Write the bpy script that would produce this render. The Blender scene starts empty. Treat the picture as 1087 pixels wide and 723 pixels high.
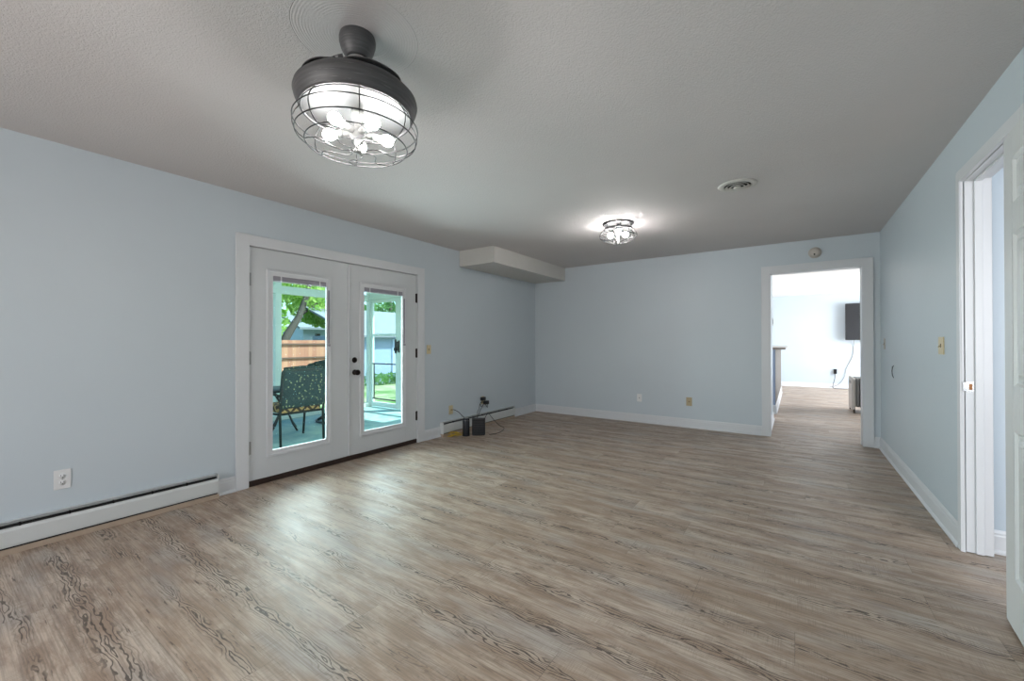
import bpy, bmesh, math, random
from mathutils import Vector, Matrix
random.seed(7)
PI = math.pi
S = bpy.context.scene
COL = S.collection
cos, sin = math.cos, math.sin

# ------------------------------------------------------------------ camera
CX, CH, YAW, PITCH, ROLL, FPX = 3.863, 1.2429, 0.603, 0.004, -0.002, 435.75
Fv = Vector((-sin(YAW)*cos(PITCH), cos(YAW)*cos(PITCH), sin(PITCH)))
Rv = Vector((cos(YAW), sin(YAW), 0)); Uv = Rv.cross(Fv)
R2 = Rv*cos(ROLL) + Uv*sin(ROLL); U2 = -Rv*sin(ROLL) + Uv*cos(ROLL)
cd = bpy.data.cameras.new('camera'); cam = bpy.data.objects.new('camera', cd); COL.objects.link(cam)
cd.sensor_fit = 'HORIZONTAL'; cd.sensor_width = 36; cd.lens = FPX*36/1087; cd.clip_start = .05; cd.clip_end = 300
M = Matrix((R2, U2, -Fv)).transposed().to_4x4(); M.translation = Vector((CX, 0, CH)); cam.matrix_world = M
S.camera = cam

# ------------------------------------------------------------------ light and exposure
vs = S.view_settings
vs.view_transform = 'Standard'; vs.look = 'None'; vs.gamma = 1; vs.use_curve_mapping = False
vs.exposure = 0.16
W_ = bpy.data.worlds.new('sky'); S.world = W_; W_.use_nodes = True
nt = W_.node_tree; nt.nodes.clear()
sk = nt.nodes.new('ShaderNodeTexSky'); sk.sky_type = 'NISHITA'; sk.sun_disc = False
sk.sun_elevation = math.radians(52); sk.sun_rotation = math.radians(48); sk.air_density = 1; sk.dust_density = 2
bg = nt.nodes.new('ShaderNodeBackground'); bg.inputs[1].default_value = .42
out = nt.nodes.new('ShaderNodeOutputWorld')
nt.links.new(sk.outputs[0], bg.inputs[0]); nt.links.new(bg.outputs[0], out.inputs[0])

def lamp(name, kind, loc, direction, energy, color=(1, 1, 1), size=1, size_y=None):
    l = bpy.data.lights.new(name, kind); o = bpy.data.objects.new(name, l); COL.objects.link(o)
    l.energy = energy; l.color = color; o.location = loc
    o.rotation_euler = Vector(direction).to_track_quat('-Z', 'Y').to_euler()
    if kind == 'AREA':
        l.shape = 'RECTANGLE'; l.size = size; l.size_y = size_y or size
    if kind == 'SUN': l.angle = math.radians(.8)
    return o
lamp('sun', 'SUN', (-5, 5, 20), (-.45, -.42, -.80), 13, (1, .95, .86))
lamp('added_rear_fill', 'AREA', (1.9, -2.36, 1.45), (.42, 1, -.02), 72, (1, .975, .95), 2.0, 1.3)  # fill lamp added at an invented, unseen window behind the camera
lamp('daylight_far_room_west', 'AREA', (0.1, 10.2, 1.40), (1, -.35, .05), 250, (.93, .97, 1), 3.6, 1.5)
lamp('daylight_far_room_east', 'AREA', (7.4, 11.6, 1.55), (-1, .2, .05), 250, (.93, .97, 1), 3.0, 1.6)
lamp('added_side_room_fill', 'AREA', (6.2, 0.7, 1.45), (-.25, 1, 0), 60, (.95, .97, 1), 1.6, 1.3)  # area light added in the closed side room to brighten its jamb
lamp('daylight_patio_doors', 'AREA', (-.95, 2.57, 1.15), (1, 0, .10), 215, (1, .88, .85), 2.6, 1.9)

# ------------------------------------------------------------------ node helpers
class X:                                   # float expression over shader sockets
    def __init__(s, nt, v): s.nt = nt; s.v = v
    def _op(s, op, *a, clamp=False):
        n = s.nt.nodes.new('ShaderNodeMath'); n.operation = op; n.use_clamp = clamp
        for i, q in enumerate((s,)+a):
            q = q.v if isinstance(q, X) else q
            if isinstance(q, (int, float)): n.inputs[i].default_value = q
            else: s.nt.links.new(q, n.inputs[i])
        return X(s.nt, n.outputs[0])
    def __add__(s, o): return s._op('ADD', o)
    def __radd__(s, o): return s._op('ADD', o)
    def __sub__(s, o): return s._op('SUBTRACT', o)
    def __rsub__(s, o): return (s*-1)+o
    def __mul__(s, o): return s._op('MULTIPLY', o)
    def __rmul__(s, o): return s._op('MULTIPLY', o)
    def __truediv__(s, o): return s._op('DIVIDE', o)
    def __pow__(s, o): return s._op('POWER', o)
    def floor(s): return s._op('FLOOR')
    def fract(s): return s._op('FRACT')
    def abs(s): return s._op('ABSOLUTE')
    def sin(s): return s._op('SINE')
    def sqrt(s): return s._op('SQRT')
    def lt(s, o): return s._op('LESS_THAN', o)
    def gt(s, o): return s._op('GREATER_THAN', o)
    def ramp(s, a, b, c=0., d=1.):
        n = s.nt.nodes.new('ShaderNodeMapRange'); n.interpolation_type = 'SMOOTHSTEP'
        for i, q in enumerate((s.v, a, b, c, d)):
            if isinstance(q, (int, float)): n.inputs[i].default_value = q
            else: s.nt.links.new(q, n.inputs[i])
        return X(s.nt, n.outputs[0])

class G:                                   # a material under construction
    def __init__(g, name, rough=.5, metal=0., spec=.5):
        g.m = bpy.data.materials.new(name); g.m.use_nodes = True; g.nt = g.m.node_tree
        g.b = g.nt.nodes['Principled BSDF']
        g.b.inputs['Roughness'].default_value = rough; g.b.inputs['Metallic'].default_value = metal
        g.b.inputs['Specular IOR Level'].default_value = spec
    def coords(g, kind='Object'):
        tc = g.nt.nodes.new('ShaderNodeTexCoord'); sp = g.nt.nodes.new('ShaderNodeSeparateXYZ')
        g.nt.links.new(tc.outputs[kind], sp.inputs[0]); return [X(g.nt, o) for o in sp.outputs]
    def vec(g, x, y, z=0.):
        c = g.nt.nodes.new('ShaderNodeCombineXYZ')
        for i, q in enumerate((x, y, z)):
            if isinstance(q, X): g.nt.links.new(q.v, c.inputs[i])
            else: c.inputs[i].default_value = q
        return c.outputs[0]
    def noise(g, v, scale=1., detail=3., rough=.5, dist=0.):
        n = g.nt.nodes.new('ShaderNodeTexNoise')
        n.inputs['Scale'].default_value = scale; n.inputs['Detail'].default_value = detail
        n.inputs['Roughness'].default_value = rough; n.inputs['Distortion'].default_value = dist
        if v is not None: g.nt.links.new(v, n.inputs['Vector'])
        return X(g.nt, n.outputs[0])
    def rnd(g, v):
        n = g.nt.nodes.new('ShaderNodeTexWhiteNoise'); n.noise_dimensions = '3D'
        g.nt.links.new(v, n.inputs['Vector']); return X(g.nt, n.outputs['Value'])
    def mix(g, f, a, b):
        n = g.nt.nodes.new('ShaderNodeMix'); n.data_type = 'RGBA'
        for s, q in ((n.inputs[0], f), (n.inputs[6], a), (n.inputs[7], b)):
            if isinstance(q, X): g.nt.links.new(q.v, s)
            elif isinstance(q, (int, float)): s.default_value = q
            elif isinstance(q, tuple): s.default_value = (*q, 1)
            else: g.nt.links.new(q, s)
        return n.outputs[2]
    def color(g, c):
        if isinstance(c, tuple): g.b.inputs['Base Color'].default_value = (*c, 1)
        else: g.nt.links.new(c, g.b.inputs['Base Color'])
        return g
    def link(g, x, name): g.nt.links.new(x.v, g.b.inputs[name]); return g
    def bump(g, x, strength=.3, dist=.002):
        n = g.nt.nodes.new('ShaderNodeBump'); n.inputs['Strength'].default_value = strength
        n.inputs['Distance'].default_value = dist; g.nt.links.new(x.v, n.inputs['Height'])
        g.nt.links.new(n.outputs[0], g.b.inputs['Normal']); return g

def s2l(r, g, b):
    f = lambda c: c/255/12.92 if c/255 <= .04045 else ((c/255+.055)/1.055)**2.4
    return (f(r), f(g), f(b))

def mat(name, rgb, rough=.5, metal=0., spec=.5, var=.06, scale=8., bump=0.):
    g = G(name, rough, metal, spec); c = s2l(*rgb)
    x, y, z = g.coords(); n = g.noise(g.vec(x, y, z), scale, 3)
    g.color(g.mix(n, tuple(q*(1-var) for q in c), tuple(min(1, q*(1+var)) for q in c)))
    if bump: g.bump(g.noise(g.vec(x, y, z), scale*12, 2), bump, .001)
    return g.m

def emit(name, color, strength):
    m = bpy.data.materials.new(name); m.use_nodes = True; nt = m.node_tree
    b = nt.nodes['Principled BSDF']; b.inputs['Base Color'].default_value = (*color, 1)
    b.inputs['Emission Color'].default_value = (*color, 1); b.inputs['Emission Strength'].default_value = strength
    return m

def glass_tint(name, tint, gloss=.06):
    m = bpy.data.materials.new(name); m.use_nodes = True; nt = m.node_tree; nt.nodes.clear()
    t = nt.nodes.new('ShaderNodeBsdfTransparent'); t.inputs[0].default_value = (*tint, 1)
    gl = nt.nodes.new('ShaderNodeBsdfGlossy'); gl.inputs['Roughness'].default_value = .03
    fr = nt.nodes.new('ShaderNodeFresnel'); fr.inputs[0].default_value = 1.25
    mx = nt.nodes.new('ShaderNodeMixShader'); o = nt.nodes.new('ShaderNodeOutputMaterial')
    nt.links.new(fr.outputs[0], mx.inputs[0]); nt.links.new(t.outputs[0], mx.inputs[1])
    nt.links.new(gl.outputs[0], mx.inputs[2]); nt.links.new(mx.outputs[0], o.inputs[0])
    return m

# ------------------------------------------------------------------ materials
def m_wall(name, rgb):
    g = G(name, .42, 0, .35); x, y, z = g.coords(); c = s2l(*rgb)
    n = g.noise(g.vec(x, y, z), 1.3, 3)
    g.color(g.mix(n, tuple(q*.97 for q in c), tuple(q*1.03 for q in c)))
    g.bump(g.noise(g.vec(x, y, z), 160, 3), .12, .0015)
    return g.m

FAN = (2.361, 1.046)
def m_ceiling():
    g = G('textured_ceiling_paint', .9, 0, .15); x, y, z = g.coords()
    v = g.vec(x, y, z)
    tex = g.noise(v, 105, 2, .55, .6).ramp(.36, .60)*.8 + g.noise(v, 260, 2)*.35
    dx, dy = x-FAN[0], y-FAN[1]; r = (dx*dx+dy*dy).sqrt()
    wob = g.noise(v, 9, 2)*.012
    inside = r.ramp(.246, .250, 1., 0.)
    rings = ((r+wob)*560).sin()*.42*g.noise(v, 7, 2).ramp(.3, .6)
    edge = (r-.25+wob*.3).abs().ramp(0., .003, 1., 0.)
    h = tex*(1-inside*.8) + rings*inside*.8 - edge*2.6 + inside*.25
    g.bump(h, .5, .0030)
    c = s2l(208, 204, 203)
    g.color(g.mix(g.noise(v, 2.5, 3), tuple(q*.965 for q in c), tuple(q*1.03 for q in c)))
    return g.m

def m_floor():
    g = G('vinyl_plank_floor', .36, 0, .45); x, y, z = g.coords()
    w, L = .223, 1.52
    yy = (y-.3525)/w; row = yy.floor(); v = (yy.fract()-.5)*w
    ro = g.rnd(g.vec(row, 3.7, 1.1)); xx = x/L + ro; colm = xx.floor(); fx = xx.fract()
    pr = g.rnd(g.vec(row, colm, 5.3)); pr2 = g.rnd(g.vec(row, colm, 9.1)); pr3 = g.rnd(g.vec(colm, row, 2.2))
    # ring contours that wander along a spine near the plank's middle
    off = (pr-.5)*.07
    wv = g.vec(x*1.0, y*1.0, pr*37.)
    spine = (g.noise(g.vec(x*2.3, row*7., pr*21.), 1, 2)-.5)*.075
    d = (v-off-spine).abs()
    warp = (g.noise(g.vec(x*5.2, y*19., pr*37.), 1, 2.2, .5)-.5)*.085
    fine = (g.noise(g.vec(x*26., y*70., pr*13.), 1, 2)-.5)*.007
    f = d + warp + fine
    knots = g.noise(g.vec(x*3.2, row*5.+pr*9., 2.), 1, 1)
    ring = (f*(2*PI/.0140)).sin()
    lines = ring.ramp(.25, .95)
    wd = g.rnd(g.vec(colm, row, 7.7))*.6+.4
    dd = d/wd
    near = dd.ramp(.010, .048, 1., 0.)
    far_ = dd.ramp(.03, .100, 1., 0.)
    live = g.noise(g.vec(x*1.7, row*3.3, pr2*17.), 1, 1.5).ramp(.36, .50)
    bold = lines*near*live*(pr2.ramp(.0, .6, .45, 1.))
    soft = lines*far_*.46*(live*.7+.3)
    streak = g.noise(g.vec(x*3.2, y*150., pr*5.), 1, 4, .6)
    cracks = g.noise(g.vec(x*9., y*105., pr*9.+4.), 1, 3, .65).ramp(.58, .66)*.85*g.noise(g.vec(x*3.5, y*16., 3.), 1, 3).ramp(.46, .62)
    saw = g.noise(g.vec(x*210., y*9., 1.), 1, 2).ramp(.45, .7)*g.noise(g.vec(x*3., y*14., 8.), 1, 2).ramp(.46, .64)*.42
    patch = g.noise(g.vec(x*3.4, y*14., pr*3.), 1, 5, .68)
    base = g.mix(patch.ramp(.36, .64), s2l(158, 136, 118), s2l(200, 184, 168))
    base = g.mix(pr3.ramp(0., 1., 0., .42), base, s2l(160, 136, 114))
    base = g.mix(g.noise(g.vec(x*1.6, y*5., 31.), 1, 3).ramp(.5, .72)*.55, base, s2l(176, 172, 168))
    base = g.mix(streak.ramp(.38, .68)*.50, base, s2l(116, 102, 91))
    base = g.mix(saw, base, s2l(118, 100, 86))
    base = g.mix(cracks, base, s2l(84, 71, 62))
    base = g.mix((bold*.80+soft)._op('MINIMUM', .85), base, s2l(64, 52, 45))
    seam = (yy.fract()-.5).abs().ramp(.4925, .4985)
    endj = (fx-.5).abs().ramp(.4988, .4997)
    sm = (seam*.35+endj*.5)._op('MINIMUM', .55)
    base = g.mix(sm, base, s2l(86, 74, 66))
    g.color(base)
    g.link(g.noise(g.vec(x*4., y*30., 2.), 1, 3).ramp(.2, .8, .42, .54), 'Roughness')
    g.bump(streak*.5 - bold*.7 - sm*1.2, .22, .0012)
    return g.m

WALL = m_wall('pale_blue_wall_paint', (194, 203, 209))
WALLW = m_wall('pale_far_room_paint', (188, 199, 208))
CEIL = m_ceiling()
CEIL2 = mat('plain_ceiling_paint', (236, 236, 235), .9, spec=.15, var=.02)
SOFF = mat('soffit_white_paint', (205, 203, 198), .6, spec=.3, var=.03, bump=.15)
FLOOR = m_floor()
TRIM = mat('white_trim_paint', (211, 213, 216), .32, spec=.45, var=.02)
DOORM = mat('white_door_paint', (203, 206, 208), .35, spec=.4, var=.02)
DOORW = mat('white_panel_door_paint', (212, 214, 214), .35, spec=.4, var=.02)
BRONZE = mat('dark_bronze', (38, 33, 31), .32, .8, var=.15)
STEEL = mat('brushed_steel', (150, 150, 150), .35, .9)
CHROME = mat('chrome', (190, 190, 190), .2, 1.)
BRASS = mat('brass', (120, 84, 56), .3, .9)
DARKBR = mat('dark_brown_sill', (52, 38, 32), .4, .2, var=.15)
BLACKM = mat('slot_dark_metal', (40, 38, 37), .5, .4)
TAN = mat('tan_wood_strip', (172, 154, 136), .5, var=.12, scale=20)
HEAT = mat('heater_enamel', (203, 206, 205), .35, .0, var=.02)
BLIND = mat('grey_blind_rail', (142, 138, 148), .5, var=.03)
IVORY = mat('ivory_plastic', (205, 190, 152), .4, var=.03)
BEIGE = mat('beige_plastic', (176, 160, 128), .4, var=.03)
WPLAST = mat('white_plastic', (222, 222, 222), .35, var=.02)
GPLAST = mat('grey_plastic', (128, 128, 126), .4)
OFFW = mat('off_white_plastic', (186, 180, 172), .5, var=.03)
BLACK = mat('black_plastic', (22, 23, 26), .42, var=.2)
BLACKG = mat('black_gloss_plastic', (34, 36, 42), .22, var=.2)
YEL = mat('yellow_cable_jacket', (196, 162, 40), .45)
SLOT = mat('socket_slot', (20, 20, 20), .7)
HOUS = None
def m_housing():
    g = G('weathered_dark_grey_shell', .5, .25, .4); x, y, z = g.coords()
    a = g.noise(g.vec(x*4., y*4., z*120.), 1, 4, .6); b_ = g.noise(g.vec(x*14., y*14., z*300.), 1, 3)
    c = g.mix(a, s2l(54, 53, 54), s2l(108, 107, 108)); c = g.mix(b_.ramp(.62, .72)*.5, c, s2l(140, 139, 138))
    g.color(c); return g.m
HOUS = m_housing()
WIRE = mat('dark_cage_wire', (58, 57, 58), .35, .7)
PLATE = mat('brushed_plate', (34, 34, 34), .5)
BULB = emit('glowing_bulb', (1, .98, .96), 175)
BULB2 = emit('glowing_small_bulb', (1, .97, .95), 230)
GLASS = glass_tint('tinted_door_glass', (.78, .945, .965))
TVM = mat('tv_screen_dark', (38, 39, 42), .5, spec=.25, var=.5, scale=2)
STONE = mat('mottled_stone_face', (104, 98, 92), .6, var=.5, scale=14)
BLUEP = mat('blue_grey_paint', (150, 164, 190), .5, var=.03)
COUNT = mat('speckled_counter', (150, 138, 128), .3, var=.4, scale=60)
RADM = mat('warm_grey_enamel', (196, 192, 186), .4, var=.03)
PAINT = mat('porch_white_paint', (206, 214, 208), .5, var=.04)
PCEIL = mat('porch_ceiling_paint', (208, 220, 198), .6, var=.03)
METG = mat('dark_patio_metal', (40, 42, 38), .4, .5, var=.2)

def m_fabric():
    g = G('dark_patterned_fabric', .85, 0, .2); x, y, z = g.coords()
    n = g.noise(g.vec(x, y, z), 24, 3, .6)
    vor = g.nt.nodes.new('ShaderNodeTexVoronoi'); vor.inputs['Scale'].default_value = 26
    g.nt.links.new(g.vec(x, y, z), vor.inputs['Vector']); dt = X(g.nt, vor.outputs['Distance'])
    c = g.mix(n, s2l(24, 34, 36), s2l(54, 66, 64)); c = g.mix(dt.ramp(.12, .26, .9, 0.), c, s2l(176, 168, 120))
    g.color(c); return g.m
def m_zig():
    g = G('zigzag_seat_fabric', .85, 0, .2); x, y, z = g.coords()
    zz = ((y*7.).fract()-.5).abs()*.16 + ((x*7.).fract()-.5).abs()*.10
    s = ((z+zz+x*.4)*70).sin().ramp(-.2, .4)
    g.color(g.mix(s, s2l(66, 54, 44), s2l(176, 140, 92))); return g.m
FAB, ZIG = m_fabric(), m_zig()
def m_porchfloor():
    g = G('painted_porch_floor', .55, 0, .3); x, y, z = g.coords(); v = g.vec(x, y, z)
    n = g.noise(v, 2.6, 4, .6, 1.2)
    g.color(g.mix(n.ramp(.3, .7), s2l(112, 146, 148), s2l(150, 170, 164))); return g.m
PFL = m_porchfloor()
def m_fence():
    g = G('cedar_fence_boards', .8, 0, .2); x, y, z = g.coords()
    bd = (y/.14).floor(); r = g.rnd(g.vec(bd, 1., 1.))
    c = g.mix(r, s2l(158, 106, 86), s2l(180, 132, 106))
    c = g.mix(g.noise(g.vec(x, y*22., z*1.5), 1, 3)*.5, c, s2l(150, 104, 86))
    gap = ((y/.14).fract()-.5).abs().ramp(.47, .49); c = g.mix(gap*.6, c, s2l(90, 60, 48))
    g.color(c); return g.m
FENCE = m_fence(); RAIL = mat('fence_rail_dark', (92, 66, 54), .8, var=.15)
def m_grass():
    g = G('lawn_grass', .9, 0, .15); x, y, z = g.coords(); v = g.vec(x, y, z)
    c = g.mix(g.noise(v, 1.1, 4, .6).ramp(.35, .65), s2l(84, 116, 66), s2l(160, 158, 134))
    c = g.mix(g.noise(v, 40, 2)*.4, c, s2l(70, 96, 50)); g.color(c); return g.m
GRASS = m_grass()
SIDING = mat('grey_blue_siding', (132, 146, 166), .7, var=.03)
ROOFG = mat('grey_shingle_roof', (112, 116, 124), .8, var=.22, scale=5)
BARK = mat('tree_bark', (74, 66, 58), .9, var=.3, scale=14, bump=.5)
def m_leaf(name, a, b):
    g = G(name, .6, 0, .3); x, y, z = g.coords()
    c = g.mix(g.noise(g.vec(x, y, z), 1.8, 3).ramp(.3, .7), s2l(*a), s2l(*b)); g.color(c)
    t = g.nt.nodes.new('ShaderNodeBsdfTranslucent'); m = g.nt.nodes.new('ShaderNodeMixShader'); m.inputs[0].default_value = .5
    g.nt.links.new(c, t.inputs[0]); g.nt.links.new(g.b.outputs[0], m.inputs[1]); g.nt.links.new(t.outputs[0], m.inputs[2])
    g.nt.links.new(m.outputs[0], g.nt.nodes['Material Output'].inputs[0]); return g.m
LEAF = m_leaf('bright_leaves', (120, 168, 62), (206, 228, 140)); LEAF2 = m_leaf('hedge_leaves', (64, 106, 56), (120, 164, 92))

# ------------------------------------------------------------------ geometry helpers
def tag(o, label=None, cat=None, group=None, kind=None):
    if label: o['label'] = label
    if cat: o['category'] = cat
    if group: o['group'] = group
    if kind: o['kind'] = kind
    return o

def empty(name, loc, rz=0, **k):
    o = bpy.data.objects.new(name, None); COL.objects.link(o); o.location = loc; o.rotation_euler = (0, 0, rz)
    o.empty_display_size = .05; return tag(o, **k)

class MB:
    def __init__(s): s.v = []; s.f = []; s.smooth = []
    def add(s, vs, fs, sm=False):
        n = len(s.v); s.v += [tuple(p) for p in vs]; s.f += [tuple(i+n for i in f) for f in fs]; s.smooth += [sm]*len(fs); return s
    def box(s, x0, x1, y0, y1, z0, z1):
        v = [(x, y, z) for x in (x0, x1) for y in (y0, y1) for z in (z0, z1)]
        return s.add(v, [(0, 1, 3, 2), (4, 6, 7, 5), (0, 4, 5, 1), (2, 3, 7, 6), (0, 2, 6, 4), (1, 5, 7, 3)])
    def rbox(s, x0, x1, y0, y1, z0, z1, r=.01, seg=3, axis='Z'):
        """box with the four edges along `axis` rounded"""
        a = {'Z': (x0, x1, y0, y1, z0, z1), 'X': (y0, y1, z0, z1, x0, x1), 'Y': (z0, z1, x0, x1, y0, y1)}[axis]
        pts = []
        for cx, cy, st in ((a[1]-r, a[3]-r, 0), (a[0]+r, a[3]-r, 1), (a[0]+r, a[2]+r, 2), (a[1]-r, a[2]+r, 3)):
            for i in range(seg+1):
                t = (st+i/seg)*PI/2; pts.append((cx+r*cos(t), cy+r*sin(t)))
        return s.prism(pts, a[4], a[5], axis)
    def prism(s, pts, h0, h1, axis='Z'):
        P = lambda a, b, c: {'Z': (a, b, c), 'X': (c, a, b), 'Y': (b, c, a)}[axis]
        n = len(pts); v = [P(a, b, h0) for a, b in pts]+[P(a, b, h1) for a, b in pts]
        f = [tuple(range(n))[::-1], tuple(range(n, 2*n))]+[(i, (i+1) % n, n+(i+1) % n, n+i) for i in range(n)]
        return s.add(v, f)
    def lathe(s, prof, c=(0, 0, 0), seg=32, axis='Z', sm=True, caps=True):
        v = []; f = []; m = len(prof)
        P = lambda a, b, h: {'Z': (c[0]+a, c[1]+b, c[2]+h), 'X': (c[0]+h, c[1]+a, c[2]+b), 'Y': (c[0]+b, c[1]+h, c[2]+a)}[axis]
        for i in range(seg):
            t = 2*PI*i/seg
            for r, h in prof: v.append(P(r*cos(t), r*sin(t), h))
        for i in range(seg):
            j = (i+1) % seg
            for k in range(m-1): f.append((i*m+k, j*m+k, j*m+k+1, i*m+k+1))
        s.add(v, f, sm)
        if caps:
            for k in (0, m-1):
                if prof[k][0] > 1e-4: s.add([P(prof[k][0]*cos(2*PI*i/seg), prof[k][0]*sin(2*PI*i/seg), prof[k][1]) for i in range(seg)], [tuple(range(seg))])
        return s
    def tube(s, path, r, seg=8, closed=False):
        path = [Vector(p) for p in path]; n = len(path); v = []; f = []; up = None
        rr = r if isinstance(r, (list, tuple)) else [r]*n
        for i in range(n):
            a = path[i-1] if (i or closed) else path[i]; b = path[(i+1) % n] if (i < n-1 or closed) else path[i]
            t = (b-a).normalized()
            if up is None: up = Vector((0, 0, 1)) if abs(t.z) < .9 else Vector((1, 0, 0))
            sd = t.cross(up).normalized(); up = sd.cross(t).normalized()
            for k in range(seg):
                q = 2*PI*k/seg; v.append(path[i]+(sd*cos(q)+up*sin(q))*rr[i])
        m = n if closed else n-1
        for i in range(m):
            for k in range(seg):
                f.append((i*seg+k, i*seg+(k+1) % seg, ((i+1) % n)*seg+(k+1) % seg, ((i+1) % n)*seg+k))
        s.add(v, f, True)
        if not closed: s.add(v[:seg], [tuple(range(seg))[::-1]]); s.add(v[-seg:], [tuple(range(seg))])
        return s
    def ball(s, c, r, seg=16, rings=8, sz=1.):
        return s.lathe([(r*sin(PI*k/rings), -r*cos(PI*k/rings)*sz) for k in range(rings+1)], c, seg, caps=False)
    def build(s, name, m, parent=None, bevel=0, loc=None, rz=0):
        me = bpy.data.meshes.new(name); me.from_pydata([tuple(p) for p in s.v], [], s.f); me.update()
        for p, q in zip(me.polygons, s.smooth): p.use_smooth = q
        bm = bmesh.new(); bm.from_mesh(me); bmesh.ops.remove_doubles(bm, verts=bm.verts, dist=1e-6)
        bmesh.ops.recalc_face_normals(bm, faces=bm.faces); bm.to_mesh(me); bm.free()
        o = bpy.data.objects.new(name, me); COL.objects.link(o); me.materials.append(m)
        if bevel:
            b = o.modifiers.new('bevel', 'BEVEL'); b.width = bevel; b.segments = 2; b.limit_method = 'ANGLE'
        if loc: o.location = loc
        if rz: o.rotation_euler = (0, 0, rz)
        if parent: o.parent = parent
        return o

def struct(name, mb, m, label, cat, bevel=0):
    return tag(mb.build(name, m, None, bevel), label, cat, kind='structure')

def copy_tree(o, parent=None):
    c = o.copy(); COL.objects.link(c)
    if parent: c.parent = parent
    for ch in list(o.children): copy_tree(ch, c)
    return c

# ------------------------------------------------------------------ room numbers
W, D, H = 4.686, 6.359, 2.519
YB = -2.4                                   # rear wall behind the camera
DY0, DY1 = 1.600, 3.541                     # patio door opening
FX0, FX1, FZ = 3.600, 4.522, 2.132          # cased opening to the far room
RY0, RY1, RZ = 2.715, 3.505, 2.185          # doorway in the right wall
FY = 13.86                                  # far room's back wall

# floor, ceiling, walls
struct('floor', MB().box(-.12, 7.6, YB-.2, FY+.1, -.1, 0), FLOOR, 'grey-brown rustic wood plank floor running through the rooms', 'floor')
struct('ceiling', MB().box(-.15, W+.15, YB-.15, D+.14, H, H+.1), CEIL, 'white stippled ceiling of the main room', 'ceiling')
wl = MB()
wl.box(-.15, 0, YB-.15, DY0, 0, H).box(-.15, 0, DY1, D, 0, H).box(-.15, 0, DY0, DY1, 2.09, H)
struct('wall_left', wl, WALL, 'pale blue wall holding the glazed double doors', 'wall')
wf = MB(); wf.box(-.15, FX0-.018, D, D+.14, 0, H).box(FX1+.018, W+.14, D, D+.14, 0, H).box(FX0-.018, FX1+.018, D, D+.14, FZ+.018, H)
struct('wall_far', wf, WALL, 'pale blue end wall with the cased opening', 'wall')
wr = MB(); wr.box(W, W+.10, YB-.15, RY0-.018, 0, H).box(W, W+.10, RY1+.018, D, 0, H).box(W, W+.10, RY0-.018, RY1+.018, RZ+.018, H)
struct('wall_right', wr, WALL, 'pale blue wall along the right with the doorway', 'wall')
wb = MB(); wb.box(0, .9, YB-.15, YB, 0, H).box(3.7, W, YB-.15, YB, 0, H).box(.9, 3.7, YB-.15, YB, 0, .8).box(.9, 3.7, YB-.15, YB, 2.12, H)
struct('wall_rear', wb, WALL, 'pale blue wall behind the viewer with a wide added window', 'wall')
wn = MB()  # frame of an unseen window, added to carry the rear fill lamp
for x in (.9, 2.28, 3.64): wn.box(x, x+.06, YB-.08, YB-.02, .8, 2.12)
wn.box(.9, 3.7, YB-.08, YB-.02, .8, .86).box(.9, 3.7, YB-.08, YB-.02, 2.06, 2.12)
struct('added_window_1', wn, TRIM, 'white frame of an added window in the unseen wall behind the viewer', 'window')

# boxed soffit in the far left ceiling corner
struct('trim_5', MB().box(0, .60, 4.318, D, 2.30, H), SOFF, 'white boxed soffit in the far left ceiling corner', 'soffit', .003)

# far room beyond the cased opening
struct('ceiling_far_room', MB().box(-.15, 7.6, D+.14, FY+.1, H, H+.1), CEIL2, 'white ceiling of the bright far room', 'ceiling')
struct('wall_far_room_back', MB().box(-.15, 7.6, FY, FY+.1, 0, H), WALLW, 'bright pale wall at the back of the far room', 'wall')
a = MB(); a.box(-.15, 0, D+.14, 8.2, 0, H).box(-.15, 0, 12.2, FY, 0, H).box(-.15, 0, 8.2, 12.2, 0, .6).box(-.15, 0, 8.2, 12.2, 2.2, H)
struct('wall_far_room_left', a, WALLW, 'pale left wall of the far room', 'wall')
a = MB(); a.box(7.5, 7.6, D+.14, 10, 0, H).box(7.5, 7.6, 13.2, FY, 0, H).box(7.5, 7.6, 10, 13.2, 0, .7).box(7.5, 7.6, 10, 13.2, 2.3, H)
struct('wall_far_room_right', a, WALLW, 'pale right wall of the far room', 'wall')
struct('wall_hall_side', MB().box(3.44, 3.572, D+.14, 7.80, 0, H), WALLW, 'short white wall just inside the cased opening on its left', 'wall')
struct('wall_far_room_near', MB().box(W+.14, 7.5, D+.05, D+.14, 0, H), WALLW, 'near wall of the far room right of the opening', 'wall')

# side room through the doorway in the right wall
a = MB(); a.box(W+.10, 7.6, 3.60, 3.70, 0, H)
struct('wall_side_room_far', a, WALLW, 'pale wall seen through the right doorway', 'wall')
struct('wall_side_room_right', MB().box(7.5, 7.6, .4, 3.6, 0, H), WALLW, 'outer wall of the room through the right doorway', 'wall')
struct('wall_side_room_near', MB().box(W+.10, 7.6, .3, .4, 0, H), WALLW, 'near wall of the room through the right doorway', 'wall')
struct('ceiling_side_room', MB().box(W+.10, 7.6, .3, 3.7, H, H+.1), CEIL2, 'white ceiling of the room through the right doorway', 'ceiling')

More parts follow.
